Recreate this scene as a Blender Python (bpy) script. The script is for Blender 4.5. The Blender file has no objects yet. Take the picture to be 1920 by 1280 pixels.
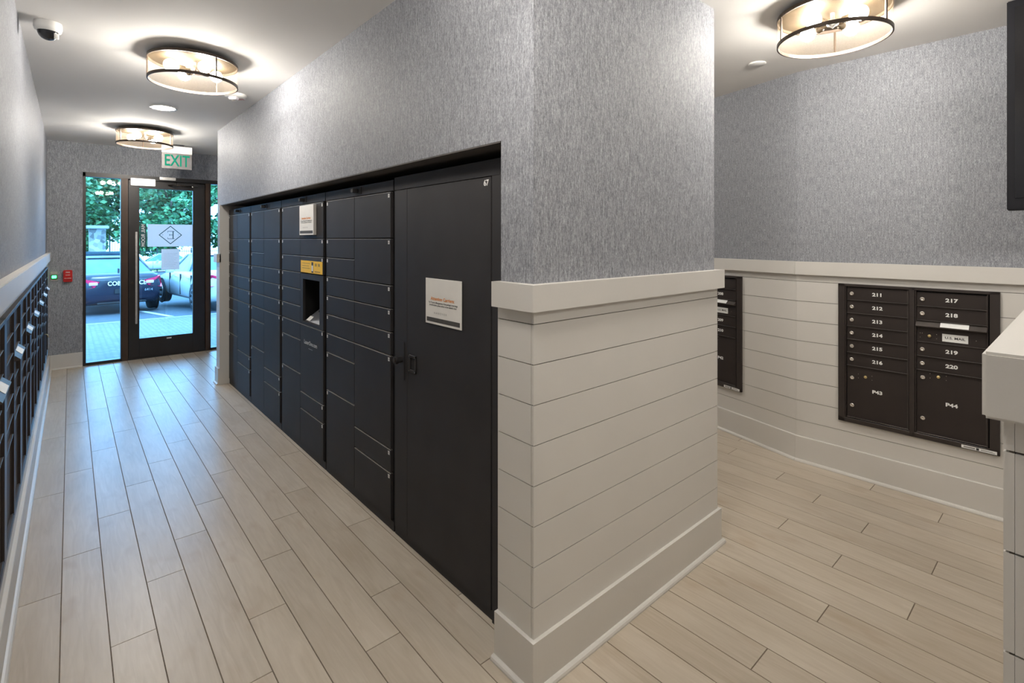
import bpy, bmesh, math, random
from mathutils import Matrix, Vector
R = math.radians
sc = bpy.context.scene
C = sc.collection
random.seed(7)

# ------------------------------------------------------------------ camera
F_PX, HOR, TH, EYE = 948.28, 448.58, 0.7178, 1.6
cam_d = bpy.data.cameras.new('camera'); cam = bpy.data.objects.new('camera', cam_d); C.objects.link(cam)
cam_d.sensor_fit = 'HORIZONTAL'; cam_d.sensor_width = 36; cam_d.lens = 36 * F_PX / 1920
cam_d.shift_y = -(640 - HOR) / 1920
cam_d.clip_start = .02; cam_d.clip_end = 400
cam.location = (0, 0, EYE); cam.rotation_euler = (R(90), 0, -TH)
sc.camera = cam
# ------------------------------------------------------------------ world, sun, exposure
w = bpy.data.worlds.new('sky'); sc.world = w; w.use_nodes = True
bg = w.node_tree.nodes['Background']; bg.inputs[0].default_value = (.21, .53, 1.0, 1); bg.inputs[1].default_value = 11.5
sun_d = bpy.data.lights.new('sun', 'SUN'); sun_d.energy = 2.5; sun_d.angle = R(8); sun_d.color = (.62, .88, 1)
sun = bpy.data.objects.new('sun', sun_d); C.objects.link(sun); sun.rotation_euler = (R(38), R(12), 0)
vs = sc.view_settings; vs.view_transform = 'Standard'; vs.look = 'None'; vs.gamma = 1; vs.use_curve_mapping = False
vs.exposure = 0.08
sc.cycles.max_bounces = 10; sc.cycles.diffuse_bounces = 6; sc.cycles.transparent_max_bounces = 24
sc.cycles.caustics_reflective = False; sc.cycles.caustics_refractive = False
BULB = 285.0

# ------------------------------------------------------------------ materials
def nodes(name):
    m = bpy.data.materials.new(name); m.use_nodes = True
    nt = m.node_tree; return m, nt, nt.nodes['Principled BSDF']
def mat(name, col, rough=.5, metal=0, spec=.5, bump=None, vary=None, emit=None):
    m, nt, p = nodes(name)
    p.inputs['Base Color'].default_value = (*col, 1); p.inputs['Roughness'].default_value = rough
    p.inputs['Metallic'].default_value = metal; p.inputs['Specular IOR Level'].default_value = spec
    tc = nt.nodes.new('ShaderNodeTexCoord')
    if vary:
        sc_, amt = vary
        n = nt.nodes.new('ShaderNodeTexNoise'); n.inputs['Scale'].default_value = sc_; n.inputs['Detail'].default_value = 4
        nt.links.new(tc.outputs['Object'], n.inputs['Vector'])
        r = nt.nodes.new('ShaderNodeValToRGB'); r.color_ramp.elements[0].position = .3; r.color_ramp.elements[1].position = .7
        r.color_ramp.elements[0].color = (*[c * (1 - amt) for c in col], 1); r.color_ramp.elements[1].color = (*[min(1, c * (1 + amt)) for c in col], 1)
        nt.links.new(n.outputs[0], r.inputs[0]); nt.links.new(r.outputs[0], p.inputs['Base Color'])
    if bump:
        n = nt.nodes.new('ShaderNodeTexNoise'); n.inputs['Scale'].default_value = bump[0]
        nt.links.new(tc.outputs['Object'], n.inputs['Vector'])
        b = nt.nodes.new('ShaderNodeBump'); b.inputs['Strength'].default_value = bump[1]; b.inputs['Distance'].default_value = .002
        nt.links.new(n.outputs[0], b.inputs['Height']); nt.links.new(b.outputs[0], p.inputs['Normal'])
    if emit:
        p.inputs['Emission Color'].default_value = (*emit[0], 1); p.inputs['Emission Strength'].default_value = emit[1]
    return m
def wallpaper():
    m, nt, p = nodes('wallpaper')
    tc = nt.nodes.new('ShaderNodeTexCoord'); L = nt.links.new
    def noise(scale, mp, det=2):
        mm = nt.nodes.new('ShaderNodeMapping'); mm.inputs['Scale'].default_value = mp; L(tc.outputs['Object'], mm.inputs[0])
        n = nt.nodes.new('ShaderNodeTexNoise'); n.inputs['Scale'].default_value = scale; n.inputs['Detail'].default_value = det
        n.inputs['Roughness'].default_value = .65
        L(mm.outputs[0], n.inputs['Vector']); return n.outputs[0]
    a = noise(420, (1, 1, .2)); b = noise(260, (.6, .6, 1.5)); c = noise(110, (1, 1, .16), 3)
    def mx(x, y, f):
        n = nt.nodes.new('ShaderNodeMix'); n.inputs[0].default_value = f; L(x, n.inputs[2]); L(y, n.inputs[3]); return n.outputs[0]
    v = mx(mx(a, b, .3), c, .3)
    r = nt.nodes.new('ShaderNodeValToRGB'); e = r.color_ramp.elements
    e[0].position = .38; e[0].color = (.127, .133, .149, 1); e[1].position = .62; e[1].color = (.42, .432, .462, 1)
    k = r.color_ramp.elements.new(.5); k.color = (.247, .255, .280, 1)
    L(v, r.inputs[0]); L(r.outputs[0], p.inputs['Base Color']); p.inputs['Roughness'].default_value = .62
    p.inputs['Specular IOR Level'].default_value = .35
    bp = nt.nodes.new('ShaderNodeBump'); bp.inputs['Strength'].default_value = .25; bp.inputs['Distance'].default_value = .001
    L(v, bp.inputs['Height']); L(bp.outputs[0], p.inputs['Normal'])
    return m
def plank():
    m, nt, p = nodes('wood_look_plank'); L = nt.links.new
    at = nt.nodes.new('ShaderNodeAttribute'); at.attribute_name = 'tone'
    tc = nt.nodes.new('ShaderNodeTexCoord')
    off = nt.nodes.new('ShaderNodeVectorMath'); off.operation = 'MULTIPLY_ADD'
    L(at.outputs['Color'], off.inputs[0]); off.inputs[1].default_value = (37, 91, 11); L(tc.outputs['Object'], off.inputs[2])
    def noise(scale, mp, det, dist=0):
        mm = nt.nodes.new('ShaderNodeMapping'); mm.inputs['Scale'].default_value = mp; L(off.outputs[0], mm.inputs[0])
        n = nt.nodes.new('ShaderNodeTexNoise'); n.inputs['Scale'].default_value = scale; n.inputs['Detail'].default_value = det
        n.inputs['Distortion'].default_value = dist; L(mm.outputs[0], n.inputs['Vector']); return n.outputs[0]
    big = noise(3.0, (1, .35, 1), 3, .6); fine = noise(42, (1, .09, 1), 5, 1.2); blot = noise(9, (1, .5, 1), 2)
    r = nt.nodes.new('ShaderNodeValToRGB'); e = r.color_ramp.elements
    e[0].position = .3; e[0].color = (.41, .345, .265, 1); e[1].position = .68; e[1].color = (.56, .495, .41, 1)
    mixf = nt.nodes.new('ShaderNodeMix'); mixf.inputs[0].default_value = .45; L(big, mixf.inputs[2]); L(fine, mixf.inputs[3])
    L(mixf.outputs[0], r.inputs[0])
    r2 = nt.nodes.new('ShaderNodeValToRGB'); e = r2.color_ramp.elements
    e[0].position = .60; e[0].color = (0, 0, 0, 1); e[1].position = .9; e[1].color = (.7, .7, .7, 1); L(blot, r2.inputs[0])
    mb = nt.nodes.new('ShaderNodeMix'); mb.data_type = 'RGBA'; L(r2.outputs[0], mb.inputs[0]); L(r.outputs[0], mb.inputs[6]); mb.inputs[7].default_value = (.36, .26, .17, 1)
    sep = nt.nodes.new('ShaderNodeSeparateColor'); L(at.outputs['Color'], sep.inputs[0])
    mr = nt.nodes.new('ShaderNodeMapRange'); L(sep.outputs[0], mr.inputs[0]); mr.inputs[3].default_value = .94; mr.inputs[4].default_value = 1.05
    hs = nt.nodes.new('ShaderNodeHueSaturation'); L(mb.outputs[2], hs.inputs['Color']); L(mr.outputs[0], hs.inputs['Value'])
    L(hs.outputs[0], p.inputs['Base Color']); p.inputs['Roughness'].default_value = .34; p.inputs['Specular IOR Level'].default_value = .5
    bp = nt.nodes.new('ShaderNodeBump'); bp.inputs['Strength'].default_value = .15; bp.inputs['Distance'].default_value = .001
    L(fine, bp.inputs['Height']); L(bp.outputs[0], p.inputs['Normal'])
    return m
def glass():
    m, nt, p = nodes('clear_glass'); nt.nodes.remove(p); L = nt.links.new
    t = nt.nodes.new('ShaderNodeBsdfTransparent'); t.inputs[0].default_value = (.86, .95, .97, 1)
    g = nt.nodes.new('ShaderNodeBsdfGlossy'); g.inputs['Roughness'].default_value = .01
    fr = nt.nodes.new('ShaderNodeFresnel'); fr.inputs[0].default_value = 1.5
    mx = nt.nodes.new('ShaderNodeMixShader'); L(fr.outputs[0], mx.inputs[0]); L(t.outputs[0], mx.inputs[1]); L(g.outputs[0], mx.inputs[2])
    L(mx.outputs[0], nt.nodes['Material Output'].inputs[0]); return m
def sheer(name, col, frac):
    m, nt, p = nodes(name); nt.nodes.remove(p); L = nt.links.new
    t = nt.nodes.new('ShaderNodeBsdfTransparent')
    d = nt.nodes.new('ShaderNodeBsdfDiffuse'); d.inputs[0].default_value = (*col, 1)
    tr = nt.nodes.new('ShaderNodeBsdfTranslucent'); tr.inputs[0].default_value = (*col, 1)
    tc = nt.nodes.new('ShaderNodeTexCoord'); mp = nt.nodes.new('ShaderNodeMapping'); mp.inputs['Scale'].default_value = (1, 1, 1)
    L(tc.outputs['Object'], mp.inputs[0]); n = nt.nodes.new('ShaderNodeTexNoise'); n.inputs['Scale'].default_value = 180; L(mp.outputs[0], n.inputs['Vector'])
    mr = nt.nodes.new('ShaderNodeMapRange'); L(n.outputs[0], mr.inputs[0]); mr.inputs[3].default_value = frac - .12; mr.inputs[4].default_value = frac + .12
    m1 = nt.nodes.new('ShaderNodeMixShader'); m1.inputs[0].default_value = .5; L(d.outputs[0], m1.inputs[1]); L(tr.outputs[0], m1.inputs[2])
    m2 = nt.nodes.new('ShaderNodeMixShader'); L(mr.outputs[0], m2.inputs[0]); L(t.outputs[0], m2.inputs[1]); L(m1.outputs[0], m2.inputs[2])
    L(m2.outputs[0], nt.nodes['Material Output'].inputs[0]); return m
def leaves(name, a, b):
    m, nt, p = nodes(name); L = nt.links.new
    at = nt.nodes.new('ShaderNodeAttribute'); at.attribute_name = 'tone'
    r = nt.nodes.new('ShaderNodeValToRGB'); r.color_ramp.elements[0].color = (*a, 1); r.color_ramp.elements[1].color = (*b, 1)
    sep = nt.nodes.new('ShaderNodeSeparateColor'); L(at.outputs['Color'], sep.inputs[0])
    L(sep.outputs[0], r.inputs[0]); L(r.outputs[0], p.inputs['Base Color']); p.inputs['Roughness'].default_value = .6
    return m
def pavers():
    m, nt, p = nodes('brick_pavers'); L = nt.links.new
    tc = nt.nodes.new('ShaderNodeTexCoord'); mp = nt.nodes.new('ShaderNodeMapping'); mp.inputs['Rotation'].default_value = (0, 0, R(45)); L(tc.outputs['Object'], mp.inputs[0])
    b = nt.nodes.new('ShaderNodeTexBrick'); b.inputs['Scale'].default_value = 4.5; b.inputs['Mortar Size'].default_value = .03
    b.inputs['Color1'].default_value = (.12, .115, .115, 1); b.inputs['Color2'].default_value = (.18, .17, .165, 1); b.inputs['Mortar'].default_value = (.05, .05, .055, 1)
    L(mp.outputs[0], b.inputs['Vector']); L(b.outputs[0], p.inputs['Base Color']); p.inputs['Roughness'].default_value = .8; return m
def stone():
    m, nt, p = nodes('stacked_stone'); L = nt.links.new
    tc = nt.nodes.new('ShaderNodeTexCoord'); b = nt.nodes.new('ShaderNodeTexVoronoi'); b.inputs['Scale'].default_value = 3.5
    L(tc.outputs['Object'], b.inputs['Vector']); r = nt.nodes.new('ShaderNodeValToRGB'); r.color_ramp.elements[0].color = (.06, .055, .05, 1); r.color_ramp.elements[1].color = (.38, .36, .34, 1)
    sep = nt.nodes.new('ShaderNodeSeparateColor'); L(b.outputs['Color'], sep.inputs[0]); L(sep.outputs[0], r.inputs[0]); L(r.outputs[0], p.inputs['Base Color']); return m

M = dict(
    paper=wallpaper(), plank=plank(), glass=glass(),
    grout=mat('grout', (.16, .125, .095), .9, vary=(60, .2)),
    white=mat('white_trim_paint', (.60, .58, .545), .42, bump=(90, .12), vary=(2.2, .025)),
    ceil=mat('ceiling_paint', (.84, .82, .79), .85, bump=(150, .1)),
    groove=mat('shiplap_gap', (.10, .085, .07), .9),
    black=mat('black_powder_coat', (.029, .027, .028), .58, spec=.26, bump=(500, .25), vary=(5, .12)),
    blackgap=mat('black_cavity', (.006, .006, .007), .8),
    bronze=mat('dark_bronze_aluminium', (.028, .021, .019), .55, metal=.0, spec=.3, bump=(300, .1), vary=(8, .1)),
    bronzefr=mat('satin_bronze_frame', (.028, .021, .019), .38, spec=.5, bump=(300, .1), vary=(8, .1)),
    bronzelip=mat('worn_bronze_edge', (.07, .06, .055), .35, metal=.4, vary=(20, .2)),
    doorfr=mat('black_door_aluminium', (.022, .019, .018), .35, metal=.2, vary=(6, .15)),
    mull=mat('brown_bronze_mullion', (.06, .035, .022), .4, metal=.3, vary=(6, .15)),
    steel=mat('brushed_steel', (.62, .60, .57), .32, metal=.9, vary=(30, .1)),
    nickel=mat('polished_lock_cylinder', (.75, .70, .64), .25, metal=.85, vary=(50, .1)),
    brass=mat('brass', (.75, .6, .3), .3, metal=.9, vary=(40, .1)),
    edge_highlight=mat('painted_edge_highlight', (.36, .34, .31), .4, vary=(20, .15)), soffit=mat('dark_brown_soffit', (.085, .075, .068), .6, vary=(6, .1)),
    rim=mat('oil_rubbed_bronze_rim', (.05, .035, .025), .4, metal=.5, vary=(20, .15)),
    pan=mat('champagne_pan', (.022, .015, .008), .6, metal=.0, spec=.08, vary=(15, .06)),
    shade=sheer('sheer_beige_shade', (.30, .22, .135), .09),
    bulb=mat('lit_bulb', (1, .9, .75), .4, emit=((1, .945, .865), BULB)),
    down=mat('lit_downlight', (1, 1, 1), .4, emit=((1, .97, .93), 48)),
    paperw=mat('white_notice_paper', (.72, .70, .66), .6, vary=(12, .03)),
    sticker=mat('white_sticker', (.8, .8, .78), .5, vary=(30, .04)),
    orange=mat('orange_print', (.72, .25, .04), .6, vary=(50, .1)),
    ink=mat('dark_print', (.03, .03, .03), .6, vary=(50, .1)),
    greyink=mat('grey_print', (.3, .29, .28), .6, vary=(50, .1)),
    band=mat('charcoal_footer_print', (.06, .055, .05), .6, vary=(50, .1)),
    yellow=mat('yellow_decal', (.85, .52, .01), .5, vary=(20, .05)),
    olive=mat('dark_yellow_print', (.35, .2, .01), .5, vary=(20, .05)),
    screen=mat('black_screen', (.01, .01, .012), .12, vary=(5, .1)),
    metalgrey=mat('kiosk_shelf_metal', (.22, .23, .25), .3, metal=.6, vary=(20, .1)),
    whitepl=mat('white_plastic', (.78, .77, .74), .35, vary=(20, .03)),
    dome=mat('smoked_dome', (.02, .02, .022), .08, vary=(10, .1)),
    red=mat('red_plastic', (.5, .012, .01), .35, vary=(20, .1)),
    redtxt=mat('red_lettering', (.6, .05, .03), .5, vary=(20, .1)),
    green=mat('green_lit_button', (.1, .9, .4), .4, emit=((.12, 1, .38), 3.0)),
    dkgreen=mat('dark_green_bezel', (.01, .10, .03), .4, vary=(20, .1)),
    exitgreen=mat('lit_green_exit_letters', (.005, .16, .10), .6, spec=.1, emit=((.02, .55, .33), .16)),
    mirror=mat('silver_edge_lit_panel', (.42, .40, .39), .22, metal=.7, vary=(8, .1)),
    tvblack=mat('black_display_case', (.008, .008, .011), .6, spec=.2, vary=(5, .15)),
    film=sheer('frosted_white_film', (.93, .94, .95), .92), thinpaper=sheer('thin_white_paper', (.9, .9, .9), .97),
    decal=mat('white_vinyl_lettering', (.8, .85, .87), .6, vary=(10, .03)),
    teal=mat('dark_teal_print', (.02, .10, .11), .6, vary=(10, .1)),
    pavers=pavers(), stone=stone(),
    asphalt=mat('asphalt', (.05, .055, .065), .85, vary=(8, .25)),
    stripe=mat('white_road_paint', (.4, .4, .4), .7, vary=(20, .1)),
    lawn=mat('lawn', (.07, .15, .03), .9, vary=(3, .4)),
    conc=mat('pale_concrete', (.30, .295, .285), .8, vary=(10, .1)),
    carw=mat('white_car_paint', (.50, .50, .50), .25, vary=(2, .02)),
    carb=mat('dark_blue_car_paint', (.012, .015, .028), .25, vary=(2, .1)),
    carglass=mat('car_glass', (.10, .16, .19), .10, metal=.7, vary=(3, .2)),
    tyre=mat('tyre_rubber', (.015, .015, .016), .8, vary=(20, .2)),
    alloy=mat('alloy_wheel', (.5, .5, .52), .3, metal=.8, vary=(20, .1)),
    tail=mat('red_tail_lens', (.65, .02, .08), .2, vary=(30, .2)),
    clearlens=mat('clear_lamp_lens', (.75, .72, .75), .15, vary=(30, .1)),
    iron=mat('black_iron', (.012, .012, .014), .5, vary=(10, .1)),
    bark=mat('bark', (.09, .065, .045), .9, bump=(12, .6), vary=(6, .3)),
    leafa=leaves('leaves_mid', (.02, .085, .035), (.17, .40, .16)),
    leafb=leaves('leaves_dark', (.015, .06, .03), (.11, .30, .12)),
)

# ------------------------------------------------------------------ mesh builder
class MB:
    def __init__(s): s.v = []; s.f = []; s.m = []; s.mats = []; s.sm = []
    def mi(s, m):
        if m not in s.mats: s.mats.append(m)
        return s.mats.index(m)
    def add(s, vs, fs, m, smooth=False):
        o = len(s.v); i = s.mi(m); s.v += [tuple(v) for v in vs]
        for f in fs: s.f.append([o + k for k in f]); s.m.append(i); s.sm.append(smooth)
        return s
    def box(s, x0, x1, y0, y1, z0, z1, m, bev=0):
        if x1 < x0: x0, x1 = x1, x0
        if y1 < y0: y0, y1 = y1, y0
        if z1 < z0: z0, z1 = z1, z0
        if bev:
            bm = bmesh.new(); bmesh.ops.create_cube(bm, size=1)
            for v in bm.verts: v.co = Vector(((x0 + x1) / 2 + v.co.x * (x1 - x0), (y0 + y1) / 2 + v.co.y * (y1 - y0), (z0 + z1) / 2 + v.co.z * (z1 - z0)))
            bmesh.ops.bevel(bm, geom=bm.edges[:], offset=bev, segments=1 if bev < .003 else 2, affect='EDGES')
            bm.verts.index_update(); s.add([v.co[:] for v in bm.verts], [[v.index for v in f.verts] for f in bm.faces], m); bm.free(); return s
        vs = [(x, y, z) for x in (x0, x1) for y in (y0, y1) for z in (z0, z1)]
        return s.add(vs, [(0, 1, 3, 2), (4, 6, 7, 5), (0, 4, 5, 1), (2, 3, 7, 6), (0, 2, 6, 4), (1, 5, 7, 3)], m)
    def prism(s, poly, z0, z1, m, tf=None):        # poly in xy ccw, extruded in z
        n = len(poly); vs = [(x, y, z0) for x, y in poly] + [(x, y, z1) for x, y in poly]
        if tf: vs = [tf(v) for v in vs]
        return s.add(vs, [list(range(n))[::-1], list(range(n, 2 * n))] + [(i, (i + 1) % n, n + (i + 1) % n, n + i) for i in range(n)], m)
    def lathe(s, prof, m, c=(0, 0, 0), axis='z', seg=32, smooth=True, caps=True):
        vs = []
        for r, h in prof:
            for k in range(seg):
                a = 2 * math.pi * k / seg; x, y = r * math.cos(a), r * math.sin(a)
                p = {'z': (x, y, h), 'y': (x, h, y), 'x': (h, x, y)}[axis]
                vs.append((c[0] + p[0], c[1] + p[1], c[2] + p[2]))
        fs = [(i * seg + k, i * seg + (k + 1) % seg, (i + 1) * seg + (k + 1) % seg, (i + 1) * seg + k) for i in range(len(prof) - 1) for k in range(seg)]
        s.add(vs, fs, m, smooth)
        if caps:
            n = len(prof) - 1; s.add(vs[:seg], [list(range(seg))], m); s.add(vs[n * seg:], [list(range(seg))], m)
        return s
    def tube(s, pts, r, m, seg=8):
        pts = [Vector(p) for p in pts]; n = len(pts); vs = []
        for i, p in enumerate(pts):
            d = (pts[min(i + 1, n - 1)] - pts[max(i - 1, 0)]).normalized()
            u = d.cross(Vector((0, 0, 1)));
            if u.length < .01: u = d.cross(Vector((1, 0, 0)))
            u.normalize(); t = d.cross(u)
            for k in range(seg):
                a = 2 * math.pi * k / seg; vs.append(tuple(p + (u * math.cos(a) + t * math.sin(a)) * r))
        fs = [(i * seg + k, i * seg + (k + 1) % seg, (i + 1) * seg + (k + 1) % seg, (i + 1) * seg + k) for i in range(n - 1) for k in range(seg)]
        fs += [list(range(seg)), list(range((n - 1) * seg, n * seg))]
        return s.add(vs, fs, m, True)
    def text(s, body, size, m, x, y, z, sx=1, bold=0, align='CENTER', mirror=False, rot=0, maxw=None):
        vs, fs = text_geo(body, size, bold, align)
        if maxw:
            wd = max(v[0] for v in vs) - min(v[0] for v in vs); sx = min(sx, maxw / wd) if sx else maxw / wd
        out = []
        for a, b in vs:
            a *= sx
            if rot: a, b = b, -a              # reads from top to bottom
            if mirror: a = -a
            out.append((x + a, y, z + b))
        return s.add(out, fs, m)
    def tf(s, mtx, start=0):
        s.v = s.v[:start] + [tuple(mtx @ Vector(v)) for v in s.v[start:]]; return s
    def build(s, name, parent=None, tone=None, fixn=True):
        me = bpy.data.meshes.new(name); me.from_pydata(s.v, [], s.f)
        for m in s.mats: me.materials.append(M[m])
        me.polygons.foreach_set('material_index', s.m); me.polygons.foreach_set('use_smooth', s.sm)
        if tone is not None:
            at = me.attributes.new('tone', 'FLOAT_COLOR', 'FACE')
            at.data.foreach_set('color', [c for t in tone for c in t])
        me.update()
        if fixn:
            bm = bmesh.new(); bm.from_mesh(me); bmesh.ops.recalc_face_normals(bm, faces=bm.faces); bm.to_mesh(me); bm.free()
        o = bpy.data.objects.new(name, me); C.objects.link(o)
        if parent: o.parent = parent
        return o
_tc = {}
def text_geo(body, size, bold, align):
    k = (body, size, bold, align)
    if k not in _tc:
        cu = bpy.data.curves.new('lettering', 'FONT'); cu.body = body; cu.size = size; cu.align_x = align; cu.align_y = 'CENTER'; cu.offset = bold; cu.resolution_u = 3
        o = bpy.data.objects.new('lettering', cu); C.objects.link(o); bpy.context.view_layer.update()
        me = bpy.data.meshes.new_from_object(o.evaluated_get(bpy.context.evaluated_depsgraph_get()))
        _tc[k] = ([(v.co.x, v.co.y) for v in me.vertices], [list(p.vertices) for p in me.polygons])
        bpy.data.objects.remove(o); bpy.data.curves.remove(cu); bpy.data.meshes.remove(me)
    return _tc[k]
def thing(name, label, cat, loc=(0, 0, 0), rz=0, group=None):
    o = bpy.data.objects.new(name, None); C.objects.link(o); o.location = loc; o.rotation_euler = (0, 0, rz); o.empty_display_size = .1
    o['label'] = label; o['category'] = cat
    if group: o['group'] = group
    return o
def tag(o, label, cat, group=None):
    o['label'] = label; o['category'] = cat
    if group: o['group'] = group
    return o
def struct(o): o['kind'] = 'structure'; return o
def dup(root, loc, rz, label, group=None):
    r = root.copy(); C.objects.link(r); r.location = loc; r.rotation_euler = (0, 0, rz); r['label'] = label
    if group: r['group'] = group
    for ch in list(root.children):
        c = ch.copy(); C.objects.link(c); c.parent = r
        for g in ch.children:
            d = g.copy(); C.objects.link(d); d.parent = c
    return r

# ------------------------------------------------------------------ key dimensions
H = 2.818
XW = 1.247; XB = 1.236; YB = 1.300; YW = 1.311          # pillar: wallpaper / board faces
XP2 = 2.575; YJ = 6.31; YP2 = 6.46; YR = 1.492; ZR = 1.979
XLK = 1.325                                            # locker door face
XL = -.215; YD = 8.37
KX, KY = 3.9595 + .03, 1.4088
PH1, PH2 = .2565, -.0249
CAPZ0, CAPZ1 = 1.345, 1.44
BACK = -1.75

# ------------------------------------------------------------------ floor
def make_floor():
    W, LN, g = .149, 1.212, .0022
    known = {0: 3.068, 1: 3.388, 2: 2.529, 3: 2.897, 4: 3.208, 5: 2.331, 6: 2.717, 7: 3.064, 8: 3.332, 9: .30, 10: .66, 11: 1.0, 12: .145, 13: .49, 14: .833, 15: .48, 16: .14, 18: .10, 17: .755, 19: .51, 20: .832, 21: 1.141, 22: .502, 23: .826, 24: 1.115, 25: 1.384, 26: .57, 27: .93}
    mb = MB(); tone = []
    for k in range(-1, 42):
        x1 = -.0305 + W * k; x0 = x1 - W
        y = known.get(k, (3.068 + .345 * k + random.uniform(-.04, .04))) % LN
        y -= LN * 3
        while y < YD + .1:
            a, b = max(y, BACK), min(y + LN, YD + .12)
            if b - a > .01:
                t = (random.random(), random.random(), random.random(), 1)
                zz = 0; vs = [(x0 + g, a + g, zz), (x1 - g, a + g, zz), (x1 - g, b - g, zz), (x0 + g, b - g, zz)]
                vs += [(p[0], p[1], -.004) for p in [(x0 + g - .0008, a + g - .0008), (x1 - g + .0008, a + g - .0008), (x1 - g + .0008, b - g + .0008), (x0 + g - .0008, b - g + .0008)]]
                mb.add(vs, [(0, 1, 2, 3), (0, 4, 5, 1), (1, 5, 6, 2), (2, 6, 7, 3), (3, 7, 4, 0)], 'plank'); tone += [t] * 5
            y += LN
    mb.add([(-.4, BACK, -.0022), (6.2, BACK, -.0022), (6.2, YD + .12, -.0022), (-.4, YD + .12, -.0022)], [(0, 1, 2, 3)], 'grout'); tone += [(0, 0, 0, 1)]
    mb.box(-.4, 6.2, BACK - .1, YD + .12, -.2, -.005, 'grout'); tone += [(0, 0, 0, 1)] * 6
    struct(mb.build('floor', tone=tone))
make_floor()
struct(MB().box(-.5, 6.4, BACK - .2, YD + .3, H, H + .25, 'ceil').build('ceiling'))

# ------------------------------------------------------------------ wall helpers (local frame: x along wall seen from the room, y into the wall, z up)
def frame(o, P, ang): o.location = (P[0], P[1], 0); o.rotation_euler = (0, 0, ang); return o
GR = [1.2976 - .1437 * j for j in range(8)]
def shiplap(mb, x0, x1, y0=-.012, holes=(), ztop=CAPZ0 + .02):
    """boards from x0 to x1 standing y0 in front of the wall face y=0"""
    zs = [ztop] + GR + [.10]
    for a, b in zip(zs[:-1], zs[1:]):
        segs = [(x0, x1, b + .0016, a - .0016)]
        for hx0, hx1, hz0, hz1 in holes:
            out = []
            for sx0, sx1, sz0, sz1 in segs:
                if hx1 <= sx0 or hx0 >= sx1 or hz1 <= sz0 or hz0 >= sz1: out.append((sx0, sx1, sz0, sz1)); continue
                if sx0 < hx0: out.append((sx0, hx0, sz0, sz1))
                if hx1 < sx1: out.append((hx1, sx1, sz0, sz1))
                ix0, ix1 = max(sx0, hx0), min(sx1, hx1)
                if sz0 < hz0: out.append((ix0, ix1, sz0, hz0))
                if hz1 < sz1: out.append((ix0, ix1, hz1, sz1))
            segs = out
        for sx0, sx1, sz0, sz1 in segs:
            if sx1 - sx0 > .002 and sz1 - sz0 > .002: mb.box(sx0, sx1, y0, -.0005, sz0, sz1, 'white')
    for h in [(x0, x1)]:
        segs = [(x0, x1, .1, ztop)]
        for hx0, hx1, hz0, hz1 in holes:
            out = []
            for sx0, sx1, sz0, sz1 in segs:
                if hx1 <= sx0 or hx0 >= sx1: out.append((sx0, sx1, sz0, sz1)); continue
                if sx0 < hx0: out.append((sx0, hx0, sz0, sz1))
                if hx1 < sx1: out.append((hx1, sx1, sz0, sz1))
                out.append((max(sx0, hx0), min(sx1, hx1), sz0, hz0)); out.append((max(sx0, hx0), min(sx1, hx1), hz1, sz1))
            segs = out
        for sx0, sx1, sz0, sz1 in segs: mb.box(sx0 + .001, sx1 - .001, y0 + .006, -.0006, sz0, sz1, 'groove')
    return mb
def cap(mb, x0, x1, yb=-.012): return mb.box(x0, x1, yb - .027, .0, CAPZ0, CAPZ1, 'white', .003)
def base(mb, x0, x1, yb=-.012, shoe=True, e=0):
    mb.box(x0, x1, yb - .016, -.0004, .0005, .181, 'white', .0022)
    if shoe:
        pr = [(0, 0), (-.017, 0), (-.017, .006), (-.014, .013), (-.008, .0175), (0, .019)]
        y = yb - .016; n = len(pr)
        vs = [(x0 - e, y + a, .0005 + b) for a, b in pr] + [(x1 + e, y + a, .0005 + b) for a, b in pr]
        mb.add(vs, [list(range(n)), list(range(n, 2 * n))] + [(i, (i + 1) % n, n + (i + 1) % n, n + i) for i in range(n)], 'white')
    return mb

# ---- centre pillar wall (holds the lockers)
pil = MB()
pil.box(XW, XP2 - .012, YW, YR, 0, H, 'paper'); pil.box(XW, XP2 - .012, YR, YJ, ZR, H, 'paper')
pil.box(XW, XP2 - .012, YJ, YP2, 0, H, 'paper'); pil.box(1.98, XP2 - .012, YR, YJ, 0, ZR, 'paper')
wc = struct(pil.build('wall_centre'))
def sub(mb, name, P, ang, parent=None, kind=True):
    o = mb.build(name)
    if parent: o.parent = parent
    frame(o, P, ang)
    if kind: struct(o)
    return o
A_LOCK = R(-90)
# face towards the hall (faces -X); local x = -Y
sub(shiplap(MB(), -(YR), -(YW + .0005)), 'shiplap_boards', (XW, 0), A_LOCK, wc)
sub(shiplap(MB(), -(YP2), -(YJ)), 'shiplap_boards', (XW, 0), A_LOCK, wc)
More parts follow.
